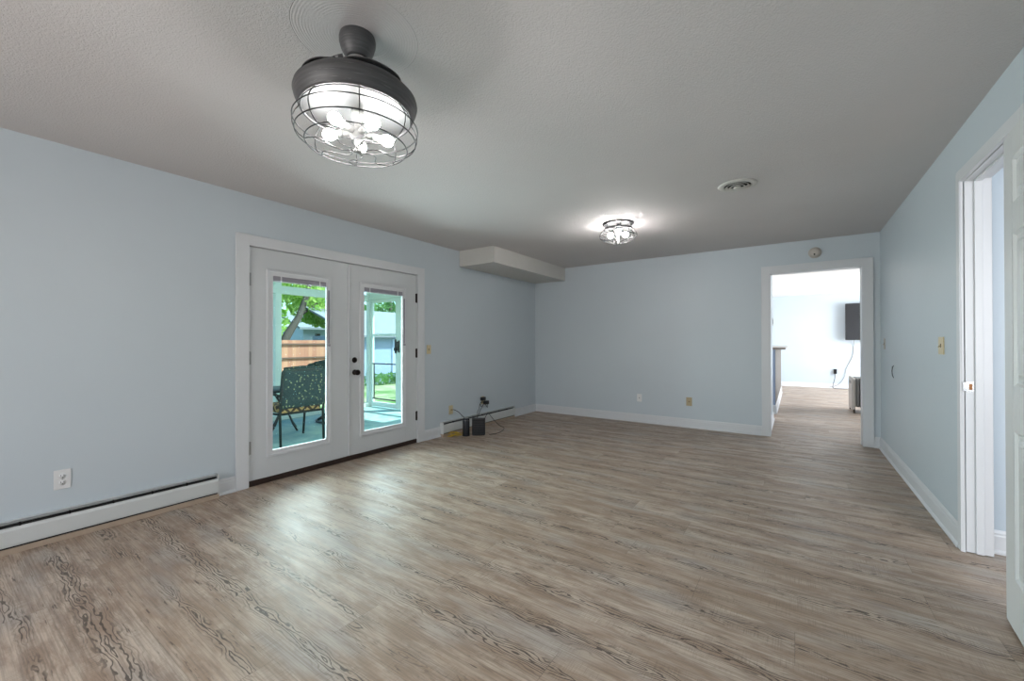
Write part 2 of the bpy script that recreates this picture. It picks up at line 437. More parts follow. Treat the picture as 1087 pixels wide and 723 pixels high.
# ------------------------------------------------------------------ baseboards (moulded profile)
def base_prof(t=.014, h=.128):
    return [(0, 0), (t+.010, 0), (t+.010, .012), (t+.004, .020), (t, .024), (t, h-.034), (t-.004, h-.026), (t-.003, h-.016), (t-.009, h-.004), (t-.010, h), (0, h)]
def baseboard(name, p0, p1, nrm, label, h=.128, mb=None):
    """p0->p1 along the wall, nrm points into the room"""
    mb = mb or MB(); pr = base_prof(h=h); n = len(pr)
    v = [(p[0]+nrm[0]*a, p[1]+nrm[1]*a, b) for p in (p0, p1) for a, b in pr]
    f = [tuple(range(n)), tuple(range(n, 2*n))]+[(i, (i+1) % n, n+(i+1) % n, n+i) for i in range(n)]
    mb.add(v, f)
    if name: return struct(name, mb, TRIM, label, 'baseboard')
    return mb
m_ = baseboard(None, (0, 1.378), (0, 1.517), (1, 0), '')
baseboard(None, (0, 3.644), (0, 3.925), (1, 0), '', mb=m_)
baseboard('baseboard_left', (0, 5.60), (0, D), (1, 0), 'white moulded baseboard pieces along the left wall', mb=m_)
m_ = baseboard(None, (0, D), (3.500, D), (0, -1), '')
baseboard('baseboard_far', (4.624, D), (W, D), (0, -1), 'white moulded baseboard along the end wall', mb=m_)
m_ = baseboard(None, (W, D), (W, RY1+.055), (-1, 0), '', h=.135)
baseboard('baseboard_right', (W, RY0-.06), (W, YB), (-1, 0), 'white moulded baseboard along the right wall', h=.135, mb=m_)
baseboard('baseboard_far_room', (0, FY), (7.5, FY), (0, -1), 'white baseboard at the back of the far room', h=.12)
baseboard('baseboard_hall', (3.572, D+.23), (3.572, 7.80), (1, 0), 'white baseboard on the short wall inside the opening', h=.12)
baseboard('baseboard_side_room', (W+.10, 3.60), (7.5, 3.60), (0, -1), 'white baseboard glimpsed through the right doorway', h=.135)

# ------------------------------------------------------------------ casings and jambs
a = MB()   # patio doors
a.box(0, .018, 1.5176, 1.618, 0, 2.1716).box(0, .018, 3.531, 3.6441, 0, 2.1716).box(0, .018, 1.618, 3.531, 2.078, 2.1716)
a.box(-.075, -.050, 1.60, 1.640, .05, 2.09).box(-.075, -.050, 3.503, 3.541, .05, 2.09).box(-.075, -.050, 1.62, 3.52, 2.050, 2.09)  # stop strips added behind the leaves to block light leaking through gaps
a.box(-.15, 0, DY0, 1.6205, 0, 2.09).box(-.15, 0, 3.5235, DY1, 0, 2.09).box(-.15, 0, 1.6205, 3.5235, 2.076, 2.09)
struct('trim_1', a, TRIM, 'white casing and jamb around the glazed double doors', 'door casing', .003)
a = MB()   # cased opening
y0, y1 = D-.018, D
a.box(3.501, FX0, y0, y1, 0, 2.2286).box(FX1, 4.6237, y0, y1, 0, 2.2286).box(FX0, FX1, y0, y1, FZ, 2.2286)
a.box(FX0-.018, FX0, D, D+.14, 0, FZ+.018).box(FX1, FX1+.018, D, D+.14, 0, FZ+.018).box(FX0, FX1, D, D+.14, FZ, FZ+.018)
y0, y1 = D+.14, D+.158
a.box(3.573, FX0, y0, y1, 0, 2.2286).box(FX1, 4.6237, y0, y1, 0, 2.2286).box(3.573, FX1, y0, y1, FZ, 2.2286)
struct('trim_2', a, TRIM, 'white casing of the opening in the end wall', 'door casing', .003)
a = MB()   # right doorway: two-step casing
for t, o_ in ((.012, .058), (.018, .040)):
    a.box(W-t, W, RY1+.004, RY1+o_+.02, 0, RZ+o_+.02)
    a.box(W-t, W, RY0-o_-.02, RY0-.004, 0, RZ+o_+.02)
    a.box(W-t, W, RY0-.004, RY1+.004, RZ+.004, RZ+o_+.02)
a.box(W+.004, W+.114, RY1, RY1+.018, .006, RZ+.018).box(W, W+.114, RY0-.018, RY0, .006, RZ+.018).box(W+.004, W+.114, RY0, RY1, RZ, RZ+.018)
a.box(W+.042, W+.075, RY1-.012, RY1, .006, RZ).box(W+.042, W+.075, RY0, RY0+.012, .006, RZ).box(W+.042, W+.075, RY0, RY1, RZ-.012, RZ)
struct('trim_3', a, TRIM, 'white casing and jamb of the right doorway', 'door casing', .002)
sp = empty('strike_plate', (W+.02, RY1, .976), label='small chrome and brass strike plate on the right doorway jamb', cat='strike plate')
q = MB().box(-.012, .018, -.0025, 0, -.030, .030).box(-.026, -.012, -.0025, .0, -.026, .026).build('plate', CHROME, sp)
MB().box(-.002, .012, -.0032, -.0026, -.018, .018).build('latch_hole', BRASS, sp)

# ------------------------------------------------------------------ patio doors
def lite(mb, y0, y1, z0, z1, w, x0, x1):
    mb.box(x0, x1, y0, y0+w, z0, z1).box(x0, x1, y1-w, y1, z0, z1).box(x0, x1, y0+w, y1-w, z0, z0+w).box(x0, x1, y0+w, y1-w, z1-w, z1)
door = empty('door_1', (0, (DY0+DY1)/2, 0), label='white glazed double doors opening to the screened porch', cat='door', kind='structure')
oy = (DY0+DY1)/2
def leaf(y0, y1, g0, g1, hinge_y, label, knob=False):
    z0, z1, gz0, gz1 = .052, 2.070, .275, 1.850
    fr = .047
    b = MB(); o0, o1, oz0, oz1 = g0-fr, g1+fr, gz0-fr*.9, gz1+fr*.9
    b.box(-.045, 0, y0, o0, z0, z1).box(-.045, 0, o1, y1, z0, z1).box(-.045, 0, o0, o1, z0, oz0).box(-.045, 0, o0, o1, oz1, z1)
    L = b.build('door_leaf', DOORM, None, .002); L['label'] = label
    L.parent = door; L.location = (0, -oy, 0)
    f = MB(); lite(f, o0-.004, o1+.004, oz0-.004, oz1+.004, .020, -.055, .011); lite(f, o0+.012, o1-.012, oz0+.012, oz1-.012, .036, -.012, .006)
    f.build('glass_frame', TRIM, L, .003)
    MB().box(-.010, -.006, o0+.03, o1-.03, oz0+.03, oz1-.03).build('glass_pane', GLASS, L)
    MB().box(-.0055, .002, g0, g1, gz1-.048, gz1).box(-.0055, .001, g0, g1, gz1-.056, gz1-.050).build('blind_stack', BLIND, L)
    for yy in (g0+(g1-g0)*.15, g1-(g1-g0)*.13):
        MB().box(.002, .003, yy-.006, yy+.006, gz1-.056, gz1).build('blind_tape', TRIM, L)
    MB().box(.006, .018, g1+.016, g1+.026, gz1-.62, gz1-.085).box(.006, .022, g1+.010, g1+.032, gz1-.645, gz1-.625).build('blind_slider', BLIND, L)
    for z in (1.79, 1.11, .335):
        MB().box(.0005, .004, hinge_y-.016, hinge_y+.016, z-.055, z+.055).lathe([(.006, -.058), (.0065, -.054), (.0065, .054), (.006, .058)], (.006, hinge_y, z), 10).build('hinge', STEEL if hinge_y < 2.5 else BRONZE, L)
    if knob:
        MB().lathe([(.029, 0), (.029, .006), (.024, .011), (.013, .013), (.012, .030), (.021, .034), (.029, .046), (.030, .056), (.024, .068), (.010, .074), (0, .075)], (0, 2.652, .925), 24, 'X').build('door_knob', BRONZE, L)
        MB().lathe([(.030, 0), (.030, .006), (.024, .012), (.016, .014), (0, .014)], (0, 2.650, 1.056), 24, 'X').box(.012, .028, 2.648, 2.654, 1.038, 1.074).build('deadbolt', BRONZE, L)
        MB().box(.0002, .002, y0-.004, y0+.006, .895, .955).box(.0002, .002, y0-.004, y0+.006, 1.035, 1.08).build('latch_plate', STEEL, L)
    return L
leaf(1.6235, 2.573, 1.815, 2.330, 1.6225, 'left door leaf with a chair seen through its glass')
leaf(2.590, 3.519, 2.764, 3.298, 3.520, 'right door leaf with dark knob and deadbolt', True)
MB().box(-.052, -.046, 2.555, 2.61, .055, 2.068).box(-.047, .012, 2.574, 2.587, .055, 2.068).build('astragal', TRIM, door, .002, loc=(0, -oy, 0))
MB().box(-.14, .003, 1.622, 3.522, .001, .048).build('threshold', DARKBR, door, .003, loc=(0, -oy, 0))

# ------------------------------------------------------------------ right panel door, swung open against the wall
pd = empty('door_2', (4.634, 2.752, 0), label='white six-panel door swung open against the right wall', cat='door', kind='structure')
pd.rotation_euler = (0, 0, math.radians(-4.5))
def six_panel():
    wd, z0, z1, st = .77, .014, 2.14, .115
    b = MB(); xf, xb = 0., .036           # visible face at x=0, leaf runs to -y
    cols = [(-wd+st, -wd/2-.05), (-wd/2+.05, -st)]
    rows = [(.235, .86), (1.055, 1.70), (1.83, 2.02)]
    ys = [-wd, cols[0][0], cols[0][1], cols[1][0], cols[1][1], 0]
    b.box(xf, xb, -wd, cols[0][0], z0, z1).box(xf, xb, cols[1][1], 0, z0, z1).box(xf, xb, cols[0][1], cols[1][0], z0, z1)
    for c in cols:
        zz = [z0]+[q for r in rows for q in r]+[z1]
        for k in range(0, len(zz), 2): b.box(xf, xb, c[0], c[1], zz[k], zz[k+1])
    L = b.build('door_leaf', DOORW, pd, .0015)
    for c in cols:
        for r in rows:
            y0, y1, a0, a1 = c[0], c[1], r[0], r[1]; p = MB()
            def ring(i0, x0_, i1, x1_):
                A = [(x0_, y0+i0, a0+i0), (x0_, y1-i0, a0+i0), (x0_, y1-i0, a1-i0), (x0_, y0+i0, a1-i0)]
                B = [(x1_, y0+i1, a0+i1), (x1_, y1-i1, a0+i1), (x1_, y1-i1, a1-i1), (x1_, y0+i1, a1-i1)]
                p.add(A+B, [(k, (k+1) % 4, 4+(k+1) % 4, 4+k) for k in range(4)])
            ring(0, .001, .012, .010); ring(.012, .010, .030, .010); ring(.030, .010, .048, .003)
            i = .048; p.add([(.003, y0+i, a0+i), (.003, y1-i, a0+i), (.003, y1-i, a1-i), (.003, y0+i, a1-i)], [(0, 1, 2, 3)])
            p.box(.018, .022, y0-.002, y1+.002, a0-.002, a1+.002)
            p.build('panel', DOORW, L)
    MB().lathe([(.030, 0), (.030, -.006), (.012, -.012), (.012, -.030), (.026, -.042), (.027, -.054), (.012, -.064), (0, -.065)], (0, -wd+.065, .976), 20, 'X').build('door_knob', BRASS, L)
    for z in (.22, 1.07, 1.95):
        MB().box(.002, .034, 0, .003, z-.045, z+.045).lathe([(.006, -.048), (.006, .048)], (.040, .006, z), 10).build('hinge', BRASS, L)
six_panel()

# ------------------------------------------------------------------ baseboard heaters
def heater(y0, y1, label, ht=.186, x=.066):
    o = empty('baseboard_heater', (0, y0, 0), label=label, cat='heater'); L = y1-y0
    b = MB()   # back pan and hood
    b.prism([(0, .034), (.004, .034), (.004, ht-.006), (x-.016, ht-.012), (x-.016, ht-.006), (.002, ht), (0, ht)], 0, L, 'Y') if False else None
    b.box(.0005, .005, 0, L, .034, ht); b.box(.005, x-.022, 0, L, ht-.004, ht); b.box(x-.024, x-.022, 0, L, ht-.009, ht)
    b.build('back_pan', HEAT, o)
    pr = [(x-.012, .052), (x, .046), (x+.004, .060), (x+.004, ht-.046), (x-.004, ht-.034), (x-.016, ht-.030), (x-.016, ht-.033), (x-.006, ht-.037), (x+.001, ht-.048), (x+.001, .060), (x-.010, .056)]
    v = [(a_, yy, b_) for yy in (.006, L-.006) for a_, b_ in pr]; n = len(pr)
    MB().add(v, [tuple(range(n)), tuple(range(n, 2*n))]+[(i, (i+1) % n, n+(i+1) % n, n+i) for i in range(n)]).build('front_cover', HEAT, o)
    e = MB().box(.005, x-.020, .01, L-.01, .062, ht-.030); e.box(.005, x-.006, .01, L-.01, .036, .048)
    k = int(L/.2)
    for i in range(1, k): e.box(x-.028, x-.013, i*L/k-.004, i*L/k+.004, ht-.034, ht-.012)
    e.build('heating_element', BLACKM, o)
    MB().tube([(x-.020, .01, ht-.018), (x-.020, L-.01, ht-.018)], .004, 6).build('element_tube', BLACKM, o)
    for yy in (0, L-.006): MB().box(.0005, x+.002, yy, yy+.006, .034, ht).build('end_cap', HEAT, o)
    MB().box(.0005, x-.004, -.002, L+.004, 0, .034).build('wood_shoe', TAN, o, .002)
    return o
heater(-2.1, 1.378, 'long white baseboard heater on a tan wood strip, left of the double doors')
heater(3.925, 5.600, 'shorter white baseboard heater behind the router, near the far left corner')

# ------------------------------------------------------------------ wall plates
def plate(name, loc, nrm, w, h, m, label, cat, kind, det=SLOT, group=None):
    """nrm: 'X+','X-','Y-' the direction it faces"""
    rz = {'X+': 0, 'X-': PI, 'Y-': -PI/2}[nrm]
    o = empty(name, loc, rz, label=label, cat=cat)
    MB().rbox(0, .006, -w/2, w/2, -h/2, h/2, .004, 3, 'X').build('cover_plate', m, o, .001)
    if kind == 'duplex':
        for z in (-.021, .021):
            s_ = MB().lathe([(.0165, .006), (.0165, .0078), (0, .0078)], (0, 0, z), 20, 'X').build('socket', m, o)
            MB().box(.0078, .0083, -.008, -.0055, z-.001, z+.009).box(.0078, .0083, .0055, .008, z-.001, z+.009).box(.0078, .0083, -.0025, .0025, z-.011, z-.006).build('socket_slot', det, s_)
        MB().lathe([(.003, .006), (.002, .0075), (0, .0075)], (0, 0, 0), 10, 'X').build('screw', STEEL, o)
    elif kind == 'toggle':
        MB().box(.006, .0075, -.006, .006, -.013, .013).build('toggle_slot', det, o)
        MB().add([(.007, -.004, -.006), (.007, .004, -.006), (.007, .004, .006), (.007, -.004, .006), (.020, -.003, -.012), (.020, .003, -.012), (.020, .003, -.006), (.020, -.003, -.006)],
                 [(0, 1, 2, 3), (4, 5, 6, 7), (0, 1, 5, 4), (1, 2, 6, 5), (2, 3, 7, 6), (3, 0, 4, 7)]).build('toggle', m, o)
    elif kind == 'jack':
        MB().lathe([(.008, .006), (.008, .010), (.004, .012), (.004, .020), (0, .020)], (0, 0, 0), 14, 'X').build('jack', det, o)
    elif kind == 'grey':
        MB().box(.006, .009, -.017, .017, -.034, .034).build('insert', det, o, .001)
    return o
plate('wall_outlet', (0, .533, .3725), 'X+', .076, .122, WPLAST, 'white double wall outlet above the long heater, left of the double doors', 'outlet', 'duplex')
plate('light_switch', (0, 3.726, 1.151), 'X+', .070, .115, IVORY, 'ivory toggle switch on the left wall just right of the double doors', 'switch', 'toggle')
plate('cable_plate', (0, 4.136, .323), 'X+', .075, .118, IVORY, 'ivory cable wall plate above the short heater, left of the router', 'wall plate', 'jack', BRASS)
plate('wall_outlet', (1.880, D, .378), 'Y-', .074, .118, WPLAST, 'small white wall plate low on the end wall, left of the tan one', 'outlet', 'jack', GPLAST)
plate('cable_plate', (2.600, D, .376), 'Y-', .080, .124, BEIGE, 'tan wall plate low on the end wall, right of the white one', 'wall plate', 'jack', BRASS)
plate('light_switch', (W, 6.089, 1.216), 'X-', .072, .118, OFFW, 'light switch on the right wall, the far one beside the corner', 'switch', 'toggle')
plate('light_switch', (W, 3.95, 1.213), 'X-', .115, .118, IVORY, 'ivory light switch on the right wall, the near one by the doorway casing', 'switch', 'toggle')
plate('light_switch', (3.572, 7.77, 1.56), 'X+', .075, .12, GPLAST, 'grey control on the short white wall inside the opening', 'switch', 'grey')
# wall outlet the adapters sit on
plate('wall_outlet', (0, 4.83, .372), 'X+', .075, .118, IVORY, 'ivory outlet behind the black power adapters near the router', 'outlet', 'duplex')
# small dark curved wire sticking out of the right wall
tag(MB().tube([(W-.001, 5.60, .995), (W-.012, 5.585, .985), (W-.017, 5.575, .945), (W-.014, 5.58, .905), (W-.002, 5.60, .875)], .0035, 6).build('wire_stub', BLACK), 'short dark curved wire bowed out of the right wall', 'wire')

# smoke detector above the opening
sd = empty('smoke_detector', (4.075, D, 2.350), label='round off-white detector on the end wall above the opening', cat='detector')
sd.rotation_euler = (0, 0, -PI/2)
MB().lathe([(.068, 0), (.068, .010), (.062, .013)], (0, 0, 0), 28, 'X').build('mounting_ring', OFFW, sd)
MB().lathe([(.058, .012), (.060, .022), (.050, .036), (.030, .042), (0, .043)], (0, 0, 0), 28, 'X').build('housing', OFFW, sd)
MB().lathe([(.010, .036), (.010, .043), (0, .044)], (0, -.006, -.024), 12, 'X').build('test_button', SLOT, sd)

# ------------------------------------------------------------------ ceiling vent
vt = empty('ceiling_vent', (3.484, 3.79, H), label='round grey-white ceiling vent with ring louvres', cat='vent')
MB().lathe([(.140, 0), (.142, -.004), (.130, -.010), (.105, -.014), (.098, -.010), (.096, 0)], seg=40, caps=False).build('flange', SOFF, vt)
for r, z in ((.080, -.014), (.054, -.020)):
    MB().lathe([(r-.008, z+.008), (r+.006, z-.004), (r+.007, z-.002), (r-.006, z+.010), (r-.008, z+.008)], seg=36, caps=False).build('louvre_ring', SOFF, vt)
MB().lathe([(.026, -.016), (.030, -.022), (.020, -.030), (0, -.032)], seg=28).build('centre_cap', SOFF, vt)
MB().lathe([(.097, -.0015), (.097, -.0005)], seg=32).build('duct_opening', SLOT, vt)

# ------------------------------------------------------------------ caged fan light
fan = empty('ceiling_fan_light', (FAN[0], FAN[1], H), label='large round dark grey fan light with wire cage and five bulbs', cat='ceiling light')
MB().lathe([(.070, 0), (.073, -.012), (.072, -.030), (.064, -.058), (.048, -.088), (.043, -.094), (.040, -.088), (.036, -.07)], seg=40, caps=False).build('canopy', HOUS, fan)
MB().lathe([(.036, -.078), (.043, -.098), (.041, -.112), (.030, -.124), (.014, -.130), (0, -.130)], seg=28).build('hanger_ball', CHROME, fan)
MB().lathe([(.014, -.085), (.014, -.150), (.030, -.156), (.030, -.19)], seg=20).build('downrod', BLACK, fan)
for k in range(3):
    t = k*2.1+.4; MB().ball((.037*cos(t), .037*sin(t), -.117), .007, 10, 6).build('screw', BLACK, fan)
MB().lathe([(.03, -.190), (.12, -.204), (.192, -.222), (.212, -.230), (.224, -.240), (.240, -.256), (.2435, -.270), (.238, -.290), (.224, -.322), (.221, -.328), (.216, -.326), (.216, -.310)], seg=64, caps=False).build('housing', HOUS, fan)
for k in range(4):                      # folded blades lying on the housing
    t0 = k*PI/2+.5; v = []; n = 18
    for i in range(n+1):
        t = t0+i/n*1.75; r1 = .216-.055*abs(2*i/n-1)**3; r0 = .10+.09*(i/n)
        for z in (0, .004): v += [(r0*cos(t), r0*sin(t), -.206+z+k*.0015), (r1*cos(t), r1*sin(t), -.222+z+k*.0015)]
    f = []
    for i in range(n):
        A, B = i*4, i*4+4; f += [(A, A+1, B+1, B), (A+2, B+2, B+3, A+3), (A+1, A+3, B+3, B+1), (A, B, B+2, A+2)]
    f += [(0, 2, 3, 1), (n*4, n*4+1, n*4+3, n*4+2)]
    MB().add(v, f).build('fan_blade', HOUS, fan)
MB().lathe([(.218, -.322), (.214, -.318), (.06, -.312), (0, -.312)], seg=48, caps=False).build('reflector_plate', PLATE, fan)
MB().lathe([(.024, -.312), (.024, -.345), (.012, -.352), (.012, -.385), (.032, -.392), (.032, -.415), (.012, -.425), (.010, -.466), (.016, -.470), (.016, -.482), (0, -.486)], seg=20).build('socket_column', GPLAST, fan)
for k in range(5):
    t = k*2*PI/5 - .10; c_, s_ = cos(t), sin(t)
    arm = MB().tube([(.028*c_, .028*s_, -.402), (.050*c_, .050*s_, -.402), (.062*c_, .062*s_, -.402)], .014, 10).tube([(.060*c_, .060*s_, -.402), (.084*c_, .084*s_, -.402)], .017, 12).build('bulb_socket', GPLAST, fan)
    b = MB(); prof = [(0.008, 0), (.013, .010), (.021, .026), (.0235, .040), (.021, .053), (.012, .062), (0, .065)]
    v = []; f = []; sg = 12
    for r, h in prof:
        for i in range(sg):
            q = 2*PI*i/sg; rad = .084+h; v.append(((rad)*c_-r*sin(q)*s_, rad*s_+r*sin(q)*c_, -.402+r*cos(q)))
    for j in range(len(prof)-1):
        for i in range(sg): f.append((j*sg+i, j*sg+(i+1) % sg, (j+1)*sg+(i+1) % sg, (j+1)*sg+i))
    b.add(v, f, True).build('bulb', BULB, fan)
cg = [(.214, -.330), (.244, -.375), (.236, -.425), (.200, -.458)]
for r, z in cg:
    MB().tube([(r*cos(2*PI*i/56), r*sin(2*PI*i/56), z) for i in range(56)], .0026, 6, True).build('cage_ring', WIRE, fan)
for k in range(8):
    t = k*PI/4+.2; path = []
    rz = [(.214, -.324), (.232, -.350), (.244, -.375), (.243, -.402), (.236, -.425), (.220, -.444), (.200, -.458)]
    for r, z in rz: path.append((r*cos(t), r*sin(t), z))
    for i in range(1, 13):
        u = i/12; r = .200*(1-u)+.018*u; z = -.458-.016*u; tt = t+.42*sin(2*PI*u)*(.35+.65*u)
        path.append((r*cos(tt), r*sin(tt), z))
    MB().tube(path, .0022, 6).build('cage_wire', WIRE, fan)

# ------------------------------------------------------------------ small flush cage light
L2 = empty('flush_ceiling_light', (2.300, 4.290, H), label='small flush ceiling light with a round wire cage, near the far wall', cat='ceiling light')
MB().lathe([(.165, 0), (.167, -.008), (.160, -.018), (.150, -.022), (.146, -.020), (.146, 0)], seg=48, caps=False).build('base_ring', WIRE, L2)
MB().lathe([(.145, -.003), (.145, -.001)], seg=32).build('reflector_plate', PLATE, L2)
MB().lathe([(.148, -.056), (.153, -.060), (.153, -.068), (.148, -.072), (.144, -.068), (.144, -.060), (.148, -.056)], seg=48, caps=False).build('lower_ring', WIRE, L2)
for k in range(6): MB().tube([(.148*cos(k*PI/3), .148*sin(k*PI/3), -.020), (.148*cos(k*PI/3), .148*sin(k*PI/3), -.060)], .003, 6).build('spacer', WIRE, L2)
MB().lathe([(.020, -.003), (.020, -.050), (.030, -.060), (.030, -.080), (.012, -.090), (.010, -.212), (.026, -.216), (.026, -.226), (0, -.230)], seg=18).build('socket_column', WIRE, L2)
for k in range(3):
    t = k*2*PI/3+.9; c_, s_ = cos(t), sin(t)
    MB().tube([(.026*c_, .026*s_, -.075), (.062*c_, .062*s_, -.098)], .015, 10).build('bulb_socket', WIRE, L2)
    MB().ball((.090*c_, .090*s_, -.112), .031, 12, 8).build('bulb', BULB2, L2)
for r, z in ((.196, -.140),):
    MB().tube([(r*cos(2*PI*i/48), r*sin(2*PI*i/48), z) for i in range(48)], .0028, 6, True).build('cage_ring', WIRE, L2)
for k in range(10):
    for sg_ in (1, -1):
        t = k*PI/5; path = []
        for i in range(15):
            u = i/14; a_ = u*PI*.5
            r = .148+.048*sin(min(1, u*2.2)*PI/2) if u < .4545 else .196*cos((u-.4545)/.5455*PI/2*.93)
            z = -.066-.158*(u**1.0); path.append((r*cos(t+sg_*u*.62), r*sin(t+sg_*u*.62), z))
        if sg_ == 1 or k % 2 == 0: MB().tube(path, .0022, 5).build('cage_wire', WIRE, L2)

# ------------------------------------------------------------------ router corner
rt = empty('router', (.262, 4.150, 0), label='slim black cylinder router standing on the floor by the short heater', cat='router')
MB().lathe([(0.034, .001), (.046, .004), (.047, .012), (.047, .215), (.043, .228), (.030, .232), (0, .232)], seg=28).build('body', BLACKG, rt)
MB().lathe([(.050, 0), (.050, .006), (.044, .010)], seg=28).build('base', BLACK, rt)
MB().lathe([(.0475, .205), (.0475, .209)], seg=28, caps=False).build('light_ring', GPLAST, rt)
for i, z in enumerate((.04, .065, .09)): MB().box(-.056, -.044, -.008, .008, z-.006, z+.006).build('port', SLOT, rt)
bx = empty('modem', (.375, 4.275, 0), math.radians(36), label='square black box modem on the floor right of the cylinder router', cat='modem')
MB().rbox(-.088, .088, -.035, .035, .008, .228, .012).build('body', BLACK, bx, .004)
v_ = MB()
for i in range(9): v_.box(-.080, .080, -.0365, -.0352, .03+i*.021, .038+i*.021)
v_.build('vent_grille', BLACKG, bx); MB().box(-.08, .08, -.03, .03, 0, .008).build('base', BLACK, bx)
for i in range(4): MB().box(-.045+i*.02, -.032+i*.02, .035, .0365, .09, .105).build('port', SLOT, bx)
for (y, z, w_) in ((4.80, .400, .075), (4.875, .335, .085)):
    ad = empty('power_adapter', (.008, y, z), label='black power adapter plugged into the wall outlet, the '+('upper' if z > .37 else 'lower right')+' one', cat='power adapter')
    MB().rbox(.001, .048, -w_/2, w_/2, -.026, .026, .006, 3, 'X').build('body', BLACK, ad, .003)
    MB().tube([(.046, 0, -.004), (.054, 0, -.010), (.056, 0, -.030)], .004, 6).build('strain_relief', BLACK, ad)
def cable(pts, r, m, label, cat='cable'):
    P = [Vector(p) for p in pts]; o = []
    for i in range(len(P)-1):
        p0, p1, p2, p3 = P[max(i-1, 0)], P[i], P[i+1], P[min(i+2, len(P)-1)]
        for k in range(6):
            t = k/6; o.append(.5*((2*p1)+(p2-p0)*t+(2*p0-5*p1+4*p2-p3)*t*t+(3*p1-p0-3*p2+p3)*t**3))
    o.append(P[-1]); return tag(MB().tube(o, r, 6).build('cable', m), label, cat)
cable([(.012, 4.136, .323), (.05, 4.150, .325), (.12, 4.16, .300), (.19, 4.15, .262), (.235, 4.15, .236)], .0042, BLACK, 'black coax cable from the ivory wall plate to the router')
cable([(.06, 4.80, .37), (.075, 4.76, .33), (.08, 4.70, .30), (.09, 4.66, .345), (.08, 4.72, .375), (.075, 4.76, .33), (.09, 4.66, .25), (.11, 4.60, .20), (.20, 4.45, .16), (.30, 4.33, .12)], .0038, BLACK, 'black power cord looping from the upper adapter down behind the modem')
cable([(.06, 4.875, .305), (.08, 4.84, .27), (.085, 4.78, .33), (.09, 4.70, .36), (.085, 4.66, .34), (.10, 4.62, .28), (.12, 4.56, .24), (.17, 4.50, .21), (.22, 4.40, .15)], .0035, BLACK, 'thin black cord drooping from the lower adapter over the heater')
cable([(.49, 4.36, .006), (.53, 4.46, .006), (.50, 4.64, .006), (.40, 4.82, .007), (.26, 4.90, .012), (.16, 4.90, .08), (.10, 4.86, .17), (.12, 4.80, .195), (.135, 4.72, .14), (.15, 4.66, .05), (.14, 4.64, .007), (.18, 4.60, .006)], .004, BLACK, 'black cord in a wide loop on the floor right of the modem')
yp = []
for k in range(26):
    t = k*.95; r = .045+.022*sin(k*1.7); yp.append((.140+r*.8*cos(t)+.02*sin(k*.7), 4.05+r*1.9*sin(t), .005+.03*abs(sin(k*1.3))*(k/26)+k*.0008))
yp.append((.22, 4.14, .03))
cable(yp, .0036, YEL, 'yellow network cable coiled on the floor left of the router')

# ------------------------------------------------------------------ far room things
hw = empty('bar_counter', (3.5, 8.4, 0), label='half-height bar with a thin stone-coloured top, seen through the opening at left', cat='counter')
MB().box(-.45, .084, 0, .02, 0, 1.105).box(-.45, -.0, .02, 3.6, 0, 1.105).build('blue_end_wall', BLUEP, hw)
MB().box(0, .088, .021, 3.6, 0, 1.105).build('side_face', STONE, hw)
MB().box(-.50, .235, -.02, 3.62, 1.107, 1.142).build('counter_top', COUNT, hw, .004)
bb_ = MB(); baseboard(None, (-.45, 0), (.09, 0), (0, -1), '', h=.15, mb=bb_); baseboard(None, (.088, -.02), (.088, 3.6), (1, 0), '', h=.15, mb=bb_)
bb_.build('baseboard_strip', TRIM, hw)

tv = empty('television', (5.50, 13.66, 1.75), label='large flat black television hanging on the far room wall', cat='television')
MB().rbox(-.555, .90, -.025, .025, -.47, .47, .012, 3, 'Y').build('case', BLACK, tv, .004)
MB().box(-.545, .89, -.027, -.0255, -.455, .46).build('screen', TVM, tv)
MB().box(-.15, .5, .026, .06, -.2, .2).box(.05, .30, .06, .199, -.08, .08).build('wall_bracket', BLACK, tv)
cable([(5.13, 13.72, 1.30), (5.125, 13.84, 1.15), (5.10, 13.848, .85), (4.98, 13.845, .55), (4.93, 13.84, .30), (4.80, 13.82, .10), (4.62, 13.80, .03)], .006, GPLAST, 'thin cord hanging from the television down the far wall')
ol = plate('wall_outlet', (4.745, FY, .44), 'Y-', .075, .118, WPLAST, 'white outlet low on the far room wall, left of the television', 'outlet', 'duplex')
pg = empty('power_adapter', (4.745, FY-.009, .46), label='dark plug in the outlet low on the far room wall', cat='plug')
MB().rbox(-.035, .035, -.05, -.001, -.075, .05, .008, 3, 'Z').build('body', BLACK, pg)
MB().box(-.02, .02, -.058, -.050, -.03, .0).build('strain_relief', BLACK, pg)
cable([(4.74, 13.80, .40), (4.73, 13.79, .25), (4.69, 13.77, .06), (4.72, 13.72, .010), (4.90, 13.68, .012), (5.05, 13.72, .012), (5.3, 13.70, .012), (5.5, 13.7, .012)], .008, BLACK, 'dark cord running from the low plug along the far room floor')

rd = empty('portable_heater', (4.83, 9.50, 0), label='light grey portable heater on black feet, partly hidden by the opening casing', cat='heater')
MB().rbox(-.150, -.115, -.27, .30, .045, .615, .05, 5, 'X').build('side_panel', RADM, rd, .006)
MB().box(-.155, -.150, -.14, .14, .50, .55).build('handle_recess', GPLAST, rd)
MB().rbox(-.11, -.10, -.27, .30, .09, .60, .05, 4, 'X').build('inner_panel', RADM, rd)
fn = MB()
for i in range(7): fn.rbox(-.085+i*.045, -.055+i*.045, -.262, .29, .10, .60, .04, 4, 'X')
fn.build('fins', GPLAST, rd)
MB().tube([(-.10, .0, .14), (.23, .0, .14)], .02, 8).build('core_tube', GPLAST, rd)
for x_, y_ in ((-.13, .24), (-.12, -.24), (.16, -.24), (.16, .24)):
    MB().box(x_-.012, x_+.012, y_-.015, y_+.015, .035, .105).lathe([(.022, -.012), (.022, .012)], (x_, y_, .022), 16, 'X').build('caster', BLACK, rd)

